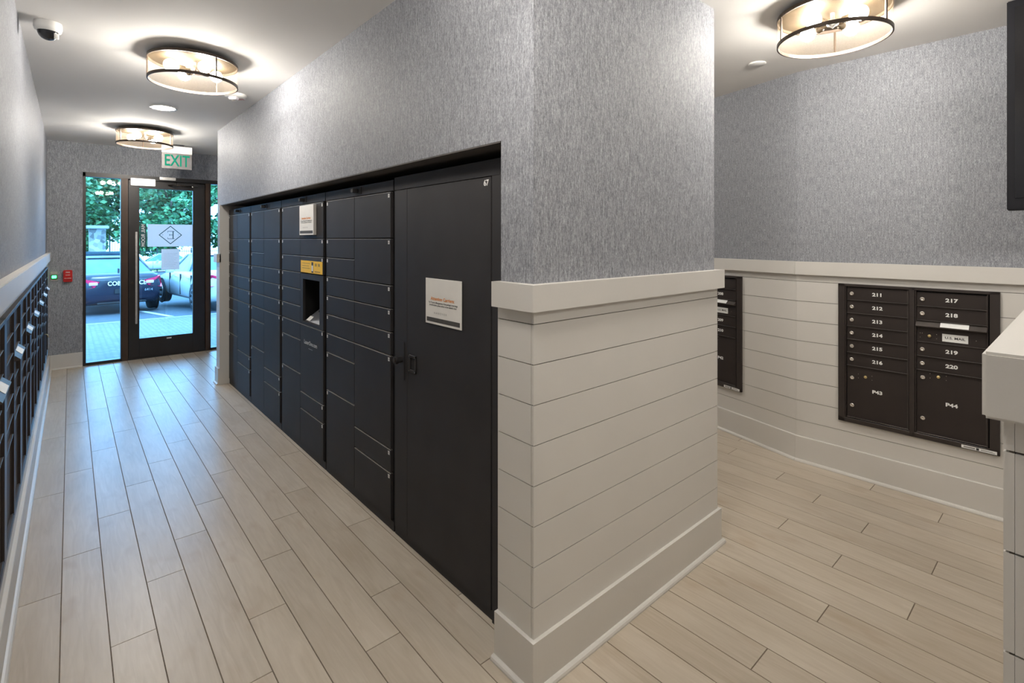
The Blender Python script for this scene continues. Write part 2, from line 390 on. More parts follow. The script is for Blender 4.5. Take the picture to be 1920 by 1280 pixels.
# face towards camera (faces -Y); local x = X
sub(shiplap(MB(), XB, XP2), 'shiplap_boards', (0, YW), 0, wc)
sub(shiplap(MB(), -1.7, -(YW - 2.0)) if 0 else shiplap(MB(), YW - .011, YP2), 'shiplap_boards', (XP2 - .012, 0), R(90), wc)
m = MB(); a_, b_, c_, d_ = XB - .027, XP2 + .027, YB - .027, YR + .012
m.prism([(a_, c_), (b_, c_), (b_, YP2), (XP2 - .02, YP2), (XP2 - .02, YW + .02), (XW + .02, YW + .02), (XW + .02, d_), (a_, d_)], CAPZ0, CAPZ1, 'white')
struct(m.build('trim_1'))
m = MB(); m.box(XB - .027, XW + .005, YJ - .006, YP2 + .012, CAPZ0, CAPZ1, 'white', .003); struct(m.build('trim_2'))
def shoe(mb, x0, x1, y):
    pr = [(0.0005, 0), (-.017, 0), (-.017, .006), (-.014, .013), (-.008, .0175), (0.0005, .019)]; n = len(pr)
    vs = [(x0, y + a, .0005 + b) for a, b in pr] + [(x1, y + a, .0005 + b) for a, b in pr]
    return mb.add(vs, [list(range(n)), list(range(n, 2 * n))] + [(i, (i + 1) % n, n + (i + 1) % n, n + i) for i in range(n)], 'white')
m = MB(); a_, b_, c_, d_ = XB - .016, XP2 + .016, YB - .016, YR + .008
m.prism([(a_, c_), (b_, c_), (b_, YP2), (b_ - .02, YP2), (b_ - .02, YW), (XW, YW), (XW, d_), (a_, d_)], .0005, .181, 'white'); struct(m.build('baseboard_front'))
m = MB(); shoe(m, a_ - .016, b_ + .016, 0); sub(m, 'baseboard_front_shoe', (0, c_), 0)
m = MB(); shoe(m, -d_ - .004, -c_ + .014, 0); sub(m, 'baseboard_hall_shoe', (a_, 0), A_LOCK)
m = MB(); base(m, -(YP2 + .01), -(YJ - .004), -.011); sub(m, 'baseboard_far', (XW, 0), A_LOCK)
# jamb lining inside the recess
m = MB(); m.box(XB, XLK + .28, YJ - .006, YJ, 0, ZR, 'white'); struct(m.build('trim_3'))
m = MB(); m.box(XB, 1.98, YR, YR + .006, 0, 1.35, 'white'); struct(m.build('trim_4'))
m = MB(); m.box(XW + .001, 1.98, YR + .006, YJ - .006, ZR - .006, ZR, 'soffit'); struct(m.build('trim_5'))  # dark brown lining under the recess top

# ------------------------------------------------------------------ door wall (faces -Y)
FX0, FX1, FZ = .117, 2.02, 2.452
m = MB(); m.box(-.5, FX0, YD, YD + .22, 0, H, 'paper'); m.box(FX1, 6.4, YD, YD + .22, 0, H, 'paper'); m.box(FX0, FX1, YD, YD + .22, FZ, H, 'paper')
wf = struct(m.build('wall_front'))
m = MB(); base(m, XL, FX0 - .001, -.0, True); sub(m, 'baseboard_door_wall', (0, YD), 0)
m = MB(); base(m, FX1, 6.1, -.0, True); sub(m, 'baseboard_alcove', (0, YD), 0)

def glazing():
    yf, yb = YD - .004, YD + .10
    fr = MB()
    fr.box(FX0, FX1, yf, yb, FZ - .055, FZ, 'doorfr', .003)
    fr.box(FX0, FX0 + .031, yf, yb, 0, FZ, 'doorfr', .003); fr.box(FX1 - .031, FX1, yf, yb, 0, FZ, 'doorfr', .003)
    fr.box(.148, .509, yf, yb, 0, .036, 'doorfr', .003); fr.box(1.51, FX1 - .03, yf, yb, 0, .036, 'doorfr', .003)
    fr.box(.496, .512, yf, yb, 0, FZ - .05, 'doorfr'); fr.box(1.505, 1.528, yf, yb, 0, FZ - .05, 'doorfr')
    fr.box(.57, 1.465, YD - .002, yb, 0, .013, 'doorfr', .002)
    win = struct(fr.build('window_1'))
    mu = MB(); mu.box(.509, .573, yf - .004, yb, 0, FZ - .05, 'mull', .003); mu.box(1.462, 1.508, yf - .004, yb, 0, FZ - .05, 'mull', .003)
    mu.build('mullion', win)
    for a, b in ((.146, .498), (1.526, 1.991)):
        MB().box(a, b, YD + .045, YD + .053, .03, FZ - .052, 'glass').build('pane', win)
    # door leaf
    x0, x1, z0, z1 = .580, 1.455, .014, 2.385
    gx0, gx1, gz0, gz1 = .696, 1.309, .272, 2.287
    y0, y1 = YD + .012, YD + .06
    d = MB(); d.box(x0, gx0, y0, y1, z0, z1, 'doorfr', .002); d.box(gx1, x1, y0, y1, z0, z1, 'doorfr', .002)
    d.box(gx0, gx1, y0, y1, z0, gz0, 'doorfr', .002); d.box(gx0, gx1, y0, y1, gz1, z1, 'doorfr', .002)
    dr = struct(d.build('door_1'))
    MB().box(gx0 - .004, gx1 + .004, YD + .032, YD + .04, gz0 - .004, gz1 + .004, 'glass').build('pane', dr)
    h = MB(); h.box(.648, .670, y0 - .062, y0 - .040, .48, 1.70, 'steel', .003); h.box(.652, .666, y0 - .045, y0 + .001, .62, .64, 'steel'); h.box(.652, .666, y0 - .045, y0 + .001, 1.54, 1.56, 'steel')
    h.build('door_handle', dr)
    MB().box(.602, .869, y0 - .03, y0 - .001, 2.318, 2.412, 'steel', .003).build('lock_plate', dr)
    MB().box(.916, 1.10, yf - .03, yf - .001, 2.412, 2.449, 'steel', .003).build('strike_plate', win)
    c = MB(); c.box(1.112, 1.361, y0 - .055, y0 - .001, 2.345, 2.385, 'doorfr', .004); c.tube([(1.30, y0 - .03, 2.34), (1.12, y0 - .17, 2.335), (1.02, y0 - .02, 2.345)], .008, 'rim', 6); c.lathe([(.018, 0), (.018, .012)], 'steel', (1.3, y0 - .03, 2.333))
    c.build('door_closer', dr)
    s = MB(); s.box(1.0, 1.055, y0 - .002, y0 - .0005, .232, .248, 'sticker'); s.build('sticker', dr)
    k = MB(); k.lathe([(.016, -.012), (.016, 0)], 'rim', (.62, y0, 1.02), 'y', 16); k.build('lock_cylinder', dr)
    q = MB(); q.box(.565, .60, YD + .0605, YD + .08, 0, 2.40, 'doorfr'); q.box(1.44, 1.47, YD + .0605, YD + .08, 0, 2.40, 'doorfr'); q.box(.57, 1.465, YD + .0605, YD + .08, 2.365, 2.40, 'doorfr'); q.build('door_stop', win)
    # lettering and film on the glass (seen mirrored from inside)
    yg = YD + .0305
    v = MB(); v.box(.786, 1.309, yg, yg + .0012, 1.500, 1.806, 'film')
    cx, cz, rx, rz = 1.046, 1.660, .136, .129
    for s0, wd in ((1, .007), (.93, .002)):
        pts = [(cx - rx * s0, cz), (cx, cz + rz * s0), (cx + rx * s0, cz), (cx, cz - rz * s0)]
        inn = [(cx + (p[0] - cx) * (1 - wd * 2 / rx), cz + (p[1] - cz) * (1 - wd * 2 / rx)) for p in pts]
        for i in range(4):
            j = (i + 1) % 4; v.add([(pts[i][0], yg - .0008, pts[i][1]), (pts[j][0], yg - .0008, pts[j][1]), (inn[j][0], yg - .0008, inn[j][1]), (inn[i][0], yg - .0008, inn[i][1])], [(0, 1, 2, 3)], 'teal')
    def bar(a, b, c_, e): v.add([(a, yg - .0008, c_), (b, yg - .0008, c_), (b, yg - .0008, e), (a, yg - .0008, e)], [(0, 1, 2, 3)], 'teal')
    bar(1.070, 1.082, 1.605, 1.715); bar(1.058, 1.094, 1.605, 1.611); bar(1.058, 1.094, 1.709, 1.715)      # serifed letter, mirrored
    bar(1.012, 1.070, 1.605, 1.611); bar(1.012, 1.070, 1.709, 1.715); bar(1.036, 1.070, 1.658, 1.664); bar(1.012, 1.016, 1.605, 1.63); bar(1.012, 1.016, 1.69, 1.715); bar(1.032, 1.037, 1.648, 1.674)
    v.text('C', .022, 'teal', .955, yg - .0008, 1.662, mirror=True); v.text('C', .022, 'teal', 1.137, yg - .0008, 1.662, mirror=True)
    v.build('diamond_film_sign', dr)
    t = MB(); t.box(.704, .775, yg, yg + .0008, 1.50, 1.806, 'teal'); t.text('MAIL ROOM', .056, 'decal', .740, yg - .0008, 1.655, bold=.001, mirror=True, rot=1, maxw=.30, sx=0); t.build('vinyl_lettering', dr)
    n = MB(); n.box(.941, 1.150, yg - .003, yg - .0015, 1.18, 1.466, 'thinpaper')
    for i in range(9): n.box(.965, 1.126 - (i % 3) * .02, yg - .0034, yg - .003, 1.405 - i * .022, 1.4065 - i * .022, 'greyink')
    tag(n.build('paper_notice'), 'white paper notice taped inside the glass door over the parked cars', 'notice')
glazing()
# exit button, alarm pull
o = thing('exit_button', 'steel plate with lit green button beside the red alarm pull', 'button', (-.150, YD, 1.149))
MB().box(-.034, .034, -.006, -.0004, -.057, .057, 'steel', .002).build('plate', o)
MB().box(-.030, .030, -.016, -.006, -.042, .018, 'dkgreen', .004).build('bezel', o)
MB().box(-.021, .021, -.022, -.016, -.026, .008, 'green', .003).build('button', o)
o = thing('fire_alarm_pull', 'red fire alarm pull station on the wall left of the glazed door', 'alarm', (-.024, YD, 1.146))
MB().box(-.043, .043, -.035, -.0004, -.073, .073, 'red', .006).build('housing', o)
mb = MB(); mb.box(-.032, .032, -.044, -.035, -.045, -.012, 'red', .003); mb.build('pull_handle', o)
for q in (('FIRE', .022, 'paperw', 0, -.0358, .045), ('PULL DOWN', .011, 'paperw', 0, -.0448, -.028), ('ALARM', .013, 'paperw', 0, -.0358, .012)): MB().text(*q, bold=.0004).build('lettering', o)

# ------------------------------------------------------------------ mailbox banks
BW, BZ0, BZ1 = .80, .364, 1.298
BD = .36
U = .0885
def mailbox_bank(label, loc, rz, left_no, right_no, lp, rp, group, numbers=True, sticker=True, locks=True):
    t = thing('mailbox_bank', label, 'mailboxes', loc, rz, group)
    f = MB(); y0 = -.024
    f.box(0, BW, y0, .0, BZ1 - .016, BZ1, 'bronzefr', .0015); f.box(0, BW, y0, .0, BZ0, BZ0 + .030, 'bronzefr', .0015)
    f.box(0, .040, y0, .0, BZ0, BZ1, 'bronzefr', .0015); f.box(BW - .043, BW, y0, .0, BZ0, BZ1, 'bronzefr', .0015)
    f.box(.388, .415, y0, .0, BZ0, BZ1, 'bronzefr', .0015)
    for xx in (.044, .384, .42, .748): f.box(xx - .003, xx + .003, y0 + .004, .0, BZ0 + .02, BZ1 - .012, 'bronze')
    f.box(.004, BW - .004, .0, BD, BZ0 + .004, BZ1 - .004, 'bronze')
    f.box(.03, BW - .03, -.004, .0, BZ0 + .02, BZ1 - .01, 'blackgap')
    f.build('frame', t)
    if sticker:
        s = MB(); s.box(BW - .165, BW - .012, y0 - .001, y0 - .0002, BZ0 + .004, BZ0 + .022, 'sticker'); s.box(BW - .155, BW - .105, y0 - .0015, y0 - .001, BZ0 + .008, BZ0 + .018, 'greyink'); s.box(BW - .08, BW - .02, y0 - .0015, y0 - .001, BZ0 + .009, BZ0 + .012, 'greyink'); s.box(BW - .08, BW - .03, y0 - .0015, y0 - .001, BZ0 + .014, BZ0 + .017, 'greyink')
        s.box(BW - .10, BW - .088, y0 - .0015, y0 - .001, BZ0 + .006, BZ0 + .020, 'ink'); s.build('sticker', t)
    def door(x0, x1, z0, z1, no, name='door', nx=None, lk=((.028, None),), nz=None, kh=None):
        b = MB(); b.box(x0, x1, -.012, -.004, z0 + .002, z1 - .0015, 'bronze', .001)
        b.box(x0, x1 + .003, -.022, -.006, z0 - .0005, z0 + .0035, 'bronzelip', .001)
        b.box(x1 - .004, x1, -.015, -.006, z0 + .002, z1 - .002, 'bronzelip')
        dd = b.build(name, t)
        if no and numbers:
            tx = MB(); tx.text(no, .030, 'sticker', (x0 + x1) / 2 + .005 if nx is None else nx, -.0128, (z0 + z1) / 2 if nz is None else nz, sx=1.25, bold=.0012); tx.build('number', dd)
        if locks:
            for lx, lz in lk:
                zc = (z0 + z1) / 2 if lz is None else lz
                k = MB(); k.lathe([(.0125, -.013), (.0125, -.019), (.010, -.0205), (.004, -.0205), (.003, -.0185), (.0001, -.0185)], 'nickel', (x0 + lx, 0, zc), 'y', 18); k.build('lock', dd)
            if kh:
                k = MB(); k.lathe([(.009, -.012), (.009, -.017), (.004, -.0175)], 'brass', (kh[0], 0, kh[1]), 'y', 14)
                k.build('keyhole', dd)
                for dx in (-.04, .036):
                    for dz in (-.013, .013): MB().lathe([(.0018, -.012), (.0018, -.0135)], 'nickel', (kh[0] + dx, 0, kh[1] + dz), 'y', 8).build('rivet', dd)
    z = 1.279
    for i in range(6):
        door(.050, .380, z - U, z, str(left_no + i) if left_no else None); z -= U
    door(.050, .380, .400, z, lp, 'parcel_door', nz=.595, lk=((.03, .668), (.03, .483)), kh=(.155, .685))
    x0, x1 = .424, .745; z = 1.274
    for i in range(2):
        door(x0, x1, z - U, z, str(right_no + i) if right_no else None); z -= U
    zz = z - .134
    b = MB(); b.box(x0, x1, -.010, -.004, zz + .002, z - .03, 'bronze', .001); b.box(x0, x1 + .003, -.018, -.006, zz - .0005, zz + .0035, 'bronzelip', .001)
    sl = b.build('mail_slot_panel', t)
    fl = MB(); pr = [(-.004, z - .002), (-.004, z - .040), (-.040, z - .036), (-.043, z - .031), (-.012, z - .002)]
    n = len(pr); vs = [(x0 - .002, a, c) for a, c in pr] + [(x1 + .002, a, c) for a, c in pr]
    fl.add(vs, [list(range(n)), list(range(n, 2 * n))] + [(i, (i + 1) % n, n + (i + 1) % n, n + i) for i in range(n)], 'bronzelip'); fo = fl.build('mail_flap', t)
    def sl_pt(x, s): return (x, -.012 - .031 * s - .0009, z - .002 - .029 * s + .0009)
    st = MB(); st.add([sl_pt(x0 + .115, .08), sl_pt(x0 + .245, .08), sl_pt(x0 + .245, .92), sl_pt(x0 + .115, .92)], [(0, 1, 2, 3)], 'sticker')
    st.build('label_strip', fo)
    if numbers:
        u = MB(); u.box(x0 + .122, x0 + .240, -.0118, -.0105, zz + .018, zz + .064, 'sticker'); u.text('U.S. MAIL', .020, 'ink', x0 + .181, -.0122, zz + .041, sx=1.15, bold=.0004); u.build('mail_plate', sl)
    k = MB(); k.lathe([(.009, -.010), (.009, -.016), (.004, -.0165)], 'brass', (x0 + .062, 0, zz + .042), 'y', 14)
    k.build('keyhole', sl)
    for dx, dz in ((-.045, -.013), (-.045, .013), (-.035, .013), (.034, -.013), (.034, .013), (.213, 0)): MB().lathe([(.0018, -.010), (.0018, -.0115)], 'nickel', (x0 + .062 + dx, 0, zz + .042 + dz), 'y', 8).build('rivet', sl)
    z = zz
    for i in range(2):
        door(x0, x1, z - U * .985, z, str(right_no + 2 + i) if right_no else None); z -= U * .985
    door(x0, x1, .400, z, rp, 'parcel_door', nz=.60, lk=((.03, .745), (.03, .493)), kh=(x0 + .105, .760))
    return t
HOLE = [BZ0 + .003, BZ1 - .003]
# right wall: seg 2 (kink towards camera) and seg 1 (beyond the kink)
WT = .42
def wall_seg(name, P, ang, x0, x1, holes):
    mb = MB(); segs = []
    zs0, zs1 = HOLE
    mb.box(x0, x1, 0, WT, zs1, H, 'paper'); mb.box(x0, x1, 0, WT, 0, zs0, 'paper')
    c = x0
    for a, b in sorted(holes):
        if a > c: mb.box(c, a, 0, WT, zs0, zs1, 'paper')
        c = b
    if c < x1: mb.box(c, x1, 0, WT, zs0, zs1, 'paper')
    o = mb.build(name); frame(o, P, ang); struct(o)
    if name == 'wall_right': x0 -= .0045
    if name == 'wall_right_far': x1 += .0045
    s = shiplap(MB(), x0, x1, -.012, [(a, b, zs0, zs1) for a, b in holes]); so = s.build('shiplap_boards'); so.parent = o; struct(so)
    cp = cap(MB(), x0, x1); co = cp.build('chair_rail'); co.parent = o; struct(co)
    b = base(MB(), x0, x1); bo = b.build('baseboard'); bo.parent = o; struct(bo)
    return o
A2 = math.atan2(-math.cos(PH2), -math.sin(PH2)); A1 = math.atan2(-math.cos(PH1), -math.sin(PH1))
wall_seg('wall_right', (KX, KY), A2, 0, 3.3, [(.267 + .003, 1.067 - .003)])
wall_seg('wall_right_far', (KX, KY), A1, -7.3, 0, [(-1.258 + .003, -.458 - .003)])
def onwall(P, ang, x, y=0): return (P[0] + math.cos(ang) * x - math.sin(ang) * y, P[1] + math.sin(ang) * x + math.cos(ang) * y, 0)
G = 'mailbox banks in the white panelled walls'
mailbox_bank('dark bronze mailbox bank numbered 211 to 220 with parcel doors P43 and P44', onwall((KX, KY), A2, .267, -.008), A2, 211, 217, 'P43', 'P44', G)
mailbox_bank('dark bronze mailbox bank partly hidden behind the white corner, showing numbers 208 to 210', onwall((KX, KY), A1, -1.258, -.008), A1, 201, 207, 'P41', 'P42', G)
# left wall
AL = R(90)
st_ = [1.915 + .8 * k for k in range(7)]
wall_seg('wall_left', (XL, 0), AL, BACK, YD + .2, [(s + .002, s + .798) for s in st_])
ordn = ['first at the near end of the hall row', 'second from the near end of the hall row', 'third from the near end of the hall row', 'midway along the hall row',
        'third from the glass door', 'second from the glass door', 'closest to the glass door']
first = None
for k, s in enumerate(st_):
    lab = 'dark mailbox bank with pale flap, ' + ordn[k]
    loc = (XL + .006, s, 0)
    if k == 0: first = mailbox_bank(lab, loc, AL, None, None, None, None, G, numbers=False, sticker=False, locks=False)
    else: dup(first, loc, AL, lab)
# key tag
o = thing('key_tag', 'key with a pale tag hanging from a mailbox lock near the door end', 'key', (XL + .040, 6.30, .73))
MB().tube([(-.002, 0, 0), (.012, 0, 0), (.02, 0, -.012), (.022, 0, -.03)], .003, 'brass', 8).build('key', o)
MB().box(.019, .025, -.022, .022, -.135, -.035, 'steel', .003).build('tag', o)

# ------------------------------------------------------------------ parcel lockers
ZB, ZT, NU = .057, 1.863, 14
UL = (ZT - ZB) / NU
STDL, STDR = [2, 1, 1, 1, 1, 1, 1, 2, 4], [2, 2, 1, 1, 1, 4, 1, 2]
GL = 'black parcel locker towers in the recess'
def locker(label, y0, y1, ymid, start, kiosk=False, nlab=None):
    """y0 < y1 world; local x from the far edge"""
    Y1 = y1
    t = thing('parcel_locker', label, 'parcel locker', (XLK, Y1, 0), A_LOCK, GL)
    Wd = y1 - y0; mid = y1 - ymid
    c = MB()
    X0, X1 = -.016 if y1 > 6 else -.027, Wd + .026
    if kiosk:
        kx0, kx1, kz0, kz1 = y1 - 3.922, y1 - 3.585, .985, 1.303
        c.box(X0, mid, .018, .60, .0, 1.925, 'blackgap'); c.box(mid, X1, .018, .60, 0, .966, 'blackgap'); c.box(mid, X1, .018, .60, 1.353, 1.925, 'blackgap')
        c.box(mid, X1, .22, .60, .966, 1.353, 'blackgap')
        c.box(X1 - .03, X1, .018, .3, .966, 1.353, 'blackgap')
    else: c.box(X0, X1, .018, .60, .0, 1.925, 'blackgap')
    c.box(X0 + .001, X1 - .001, .004, .018, ZT + .004, 1.925, 'black'); c.box(X0 + .001, X1 - .001, .008, .018, 0.002, ZB - .004, 'black')
    c.build('cabinet', t)
    MB().box(Wd - .46 if not kiosk else Wd - .42, Wd - .375 if not kiosk else Wd - .335, .000, .005, ZT + .012, 1.918, 'black', .002).build('latch_plate', t)
    k = MB(); k.box(Wd - .45 if not kiosk else Wd - .41, Wd - .415 if not kiosk else Wd - .375, -.034, .0, ZT + .020, 1.908, 'black', .003); k.build('top_latch', t)
    no = start
    for col, lay in enumerate((STDL, [2, 1, 1, -3, 4, 1, 2] if kiosk else STDR)):
        z = ZT; xa, xb = ((.0, mid - .0015) if col == 0 else (mid + .0015, Wd))
        for n in lay:
            k = abs(n); z0 = z - k * UL
            if n < 0:
                kb = MB(); kb.box(xa, kx0, 0, .018, z0 + .003, z - .003, 'black'); kb.box(kx1, xb, 0, .018, z0 + .003, z - .003, 'black'); kb.box(kx0, kx1, 0, .018, z0 + .003, kz0, 'black'); kb.box(kx0, kx1, 0, .018, kz1, z - .003, 'black')
                kp = kb.build('kiosk_surround', t)
                sh = MB(); sh.add([(kx0, .018, kz0 + .002), (kx1, .018, kz0 + .002), (kx1, .20, kz0 + .13), (kx0, .20, kz0 + .13)], [(0, 1, 2, 3)], 'metalgrey'); sh.build('sloping_shelf', kp)
                ks = MB(); ks.add([(kx0 + .05, .10, kz0 + .062), (kx1 - .03, .10, kz0 + .062), (kx1 - .03, .19, kz0 + .29), (kx0 + .05, .19, kz0 + .29)], [(0, 1, 2, 3)], 'screen'); ks.box(kx1 - .13, kx1 - .07, .06, .10, kz0 + .05, kz0 + .075, 'iron'); ks.box(kx1 - .05, kx1 - .03, .04, .06, kz0 + .035, kz0 + .05, 'nickel'); ks.build('touch_screen', kp)
                lb = MB(); lb.add([(kx0 + .012, .021, kz0 + .006), (kx0 + .085, .021, kz0 + .006), (kx0 + .085, .052, kz0 + .034), (kx0 + .012, .052, kz0 + .034)], [(0, 1, 2, 3)], 'sticker'); lb.build('paper_label', kp)
                z = z0; continue
            b = MB(); b.box(xa, xb, 0, .017, z0 + .0034, z - .0028, 'black', .0016)
            b.box(xa + .001, xb - .001, -.0004, .015, z - .0050, z - .0026, 'edge_highlight')  # pale strip colours in the overhead-light highlight along the door's top edge
            d = b.build('locker_door', t)
            tg = MB(); tx = (xa + .015 if col == 0 else xb - .020); tz = z - .022
            tg.box(tx - .0085, tx + .0085, -.0008, -.0002, tz - .010, tz + .010, 'sticker'); tg.text(str(no), .014, 'greyink', tx, -.0011, tz, bold=.0002); tg.build('number_tag', d)
            if kiosk and col == 1:
                if k == 4:
                    q = MB(); q.text('LuxerOne.com', .043, 'sticker', y1 - 3.762, -.0008, .834, bold=.0003, maxw=.26, sx=0); q.box(y1 - 3.80, y1 - 3.72, -.0008, -.0004, .792, .796, 'greyink'); q.build('lettering', d)
                if abs(z - (ZT - 3 * UL)) < .01:
                    q = MB(); xx0, xx1 = y1 - 3.965, y1 - 3.527; q.box(xx0, xx1, -.0012, -.0003, z0 + .006, z - .034, 'yellow'); xm = y1 - 3.72
                    q.box(xm - .018, xm + .018, -.0018, -.0012, z0 + .01, z - .042, 'ink'); q.box(xm - .015, xm + .015, -.0022, -.0018, z0 + .022, z - .066, 'paperw')
                    for i in range(3): q.box(xx0 + .03, xm - .05 - .02 * (i % 2), -.0017, -.0012, z - .056 - i * .018, z - .052 - i * .018, 'olive')
                    for i in range(2): q.box(xm + .05 + .06 * i, xm + .085 + .06 * i, -.0017, -.0012, z - .070, z - .050, 'olive')
                    q.box(xm + .045, xm + .15, -.0017, -.0012, z0 + .016, z0 + .024, 'olive'); q.build('yellow_decal', d)
            no += 1; z = z0
    return no
n = locker('black parcel locker tower at the far end of the recess beside the white jamb', 5.433, 6.286, 5.918, 1)
n = locker('black parcel locker tower second from the far jamb, without notice or screen', 4.483, 5.375, 4.946, n)
n = locker('black locker tower with touch screen opening, yellow decal and a posted notice', 3.515, 4.424, 3.981, n, kiosk=True)
n = locker('black locker tower between the screen tower and the tall door numbered 67', 2.532, 3.453, 3.002, n)
def big_locker():
    t = thing('oversize_locker', 'tall black single door locker numbered 67 beside the white corner', 'parcel locker', (XLK, 2.500, 0), A_LOCK)
    W = 2.5 - (YR + .008)
    c = MB(); c.box(.006, W, .018, .60, 0, 1.935, 'blackgap'); c.box(.006, W, .004, .018, ZT + .004, 1.935, 'black'); c.box(.006, W, .008, .018, .002, ZB - .014, 'black'); c.box(2.5 - 1.644, W, .0, .018, .002, ZT + .002, 'black')
    c.build('cabinet', t)
    b = MB(); b.box(.015, 2.5 - 2.352, 0, .018, .046, ZT, 'black', .0016); b.build('side_panel', t)
    b = MB(); b.box(2.5 - 2.3505, 2.5 - 1.653, .0, .018, .046, ZT, 'black', .0016); d = b.build('locker_door', t)
    q = MB(); q.text('67', .034, 'sticker', 2.5 - 1.683, -.0008, 1.838, bold=.0012); q.build('number_tag', d)
    p = MB(); p.box(2.5 - 2.445, 2.5 - 2.375, -.004, 0, .86, 1.06, 'black', .0035); lp = p.build('latch_plate', t)
    p = MB(); p.lathe([(.020, -.045), (.022, -.030), (.017, -.026), (.017, -.003)], 'black', (2.5 - 2.405, 0, .965), 'y', 20); p.lathe([(.012, -.048), (.012, -.0452)], 'rim', (2.5 - 2.405, 0, .965), 'y', 16); p.build('turn_knob', lp)
    p = MB(); x0, x1 = 2.5 - 2.325, 2.5 - 2.255
    p.box(x0, x1, -.006, 0, .915, .93, 'black', .002); p.box(x0, x1, -.006, 0, .99, 1.005, 'black', .002); p.box(x0, x0 + .014, -.006, 0, .915, 1.005, 'black', .002); p.box(x1 - .014, x1, -.006, 0, .915, 1.005, 'black', .002)
    p.box(x0 + .014, x1 - .014, -.001, 0, .93, .99, 'blackgap')
    for a in (x0 + .007, x1 - .007):
        for e_ in (.922, .998): p.lathe([(.003, -.0085), (.003, -.006)], 'steel', (a, 0, e_), 'y', 8)
    p.build('flush_pull', d)
big_locker()
def notice(label, ya, yb, z0, z1, th, big):
    t = thing('acrylic_notice', label, 'notice', (XLK - .001, yb, z0), A_LOCK, 'carrier notices on the lockers')
    Wd, Hh = yb - ya, z1 - z0
    MB().box(0, Wd, -th, 0, 0, Hh, 'paperw', .0012).build('holder', t)
    y = -th - .0006; s = MB()
    s.text('Attention Carriers:', .022 if big else .022, 'orange', Wd / 2 - .003, y, Hh * .56, bold=.0006, sx=0, maxw=Wd * .66)
    s.text('For Property Management: if the package is too large', .0125, 'ink', Wd / 2, y, Hh * .475, sx=0, maxw=Wd * .80, bold=.0002)
    s.text("for the lockers, please deliver to the resident's door", .0125, 'ink', Wd / 2, y, Hh * .42, sx=0, maxw=Wd * .76, bold=.0002)
    s.text('H A N O V E R', .014, 'greyink', Wd / 2 - .02, y, Hh * .25, sx=0, maxw=Wd * .36)
    s.box(Wd * .04, Wd * .96, y, y + .0004, Hh * .05, Hh * .145, 'band')
    s.build('printed_sheet', t)
notice('square acrylic notice headed in orange on the tall locker door', 1.856, 2.160, 1.191, 1.411, .004, True)
notice('thick upright acrylic notice above the yellow decal on the screen tower', 3.640, 3.930, 1.632, 1.851, .022, False)

# ------------------------------------------------------------------ ceiling fixtures
GF = 'drum ceiling lights with sheer shades'
def drum(label, x, y, rz=0):
    t = thing('drum_ceiling_light', label, 'ceiling light', (x, y, H), rz, GF)
    r = .256
    c = MB(); c.lathe([(.065, 0), (.065, -.030)], 'rim'); c.build('canopy', t)
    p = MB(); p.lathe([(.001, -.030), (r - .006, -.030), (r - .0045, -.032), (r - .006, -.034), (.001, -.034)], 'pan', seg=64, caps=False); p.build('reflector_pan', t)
    for z0 in (-.038, -.172):
        g = MB(); g.lathe([(r - .004, z0 - .009), (r + .003, z0 - .009), (r + .003, z0 + .009), (r - .004, z0 + .009), (r - .004, z0 - .009)], 'rim', seg=96, smooth=False, caps=False); g.build('rim', t)
    s = MB(); s.lathe([(r - .001, -.165), (r - .001, -.035)], 'shade', seg=96, caps=False); s.build('sheer_shade', t)
    for k in range(3):
        a = R(-71 + 120 * k); px, py = (r + .001) * math.cos(a), (r + .001) * math.sin(a); MB().box(px - .004, px + .004, py - .004, py + .004, -.17, -.03, 'rim').build('upright', t)
    st = MB(); st.lathe([(.010, -.034), (.010, -.070), (.026, -.074), (.026, -.098), (.012, -.104), (.004, -.112), (.0005, -.115)], 'steel', seg=20)
    st.build('stem', t)
    for k in range(4):
        a = R(15 + 90 * k); ca, sa = math.cos(a), math.sin(a)
        so = MB(); so.lathe([(.006, .02), (.006, .055), (.017, .058), (.017, .095), (.013, .097)], 'pan', axis='x', seg=18)
        so.v = [(v[0] * ca - v[1] * sa, v[0] * sa + v[1] * ca, v[2] - .092) for v in so.v]; sk = so.build('socket', t)
        bu = MB(); pr = [(.012, .096), (.016, .104)] + [(.038 * math.sin(q), .142 - .038 * math.cos(q)) for q in [R(d) for d in range(30, 180, 15)]] + [(.0005, .180)]
        bu.lathe(pr, 'bulb', axis='x', seg=20); bu.v = [(v[0] * ca - v[1] * sa, v[0] * sa + v[1] * ca, v[2] - .092) for v in bu.v]; bu.build('bulb', sk)
    return t
d0 = drum('drum ceiling light with four lit bulbs between the dome camera and the lockers', .624, 3.95)
dup(d0, (.624, 6.89, H), R(40), 'smaller looking drum ceiling light hanging in front of the exit sign')
dup(d0, (3.006, .891, H), R(-35), 'drum ceiling light over the floor by the mailboxes numbered 211 to 220')
dup(d0, (.624, 1.0, H), R(10), 'unseen drum light added for brightness, between the white corner and the hall row of mailboxes')  # out-of-view lamp near the camera, added to brighten the hall
dup(d0, (3.15, 3.83, H), R(10), 'drum light added for brightness, hidden in the mailbox aisle behind the white corner wall')  # hidden by the corner wall, added to lift the room's brightness
dup(d0, (2.0, -.9, H), R(10), 'extra unseen drum light added for brightness over the near end of the room')  # extra lamp behind the camera, added for brightness

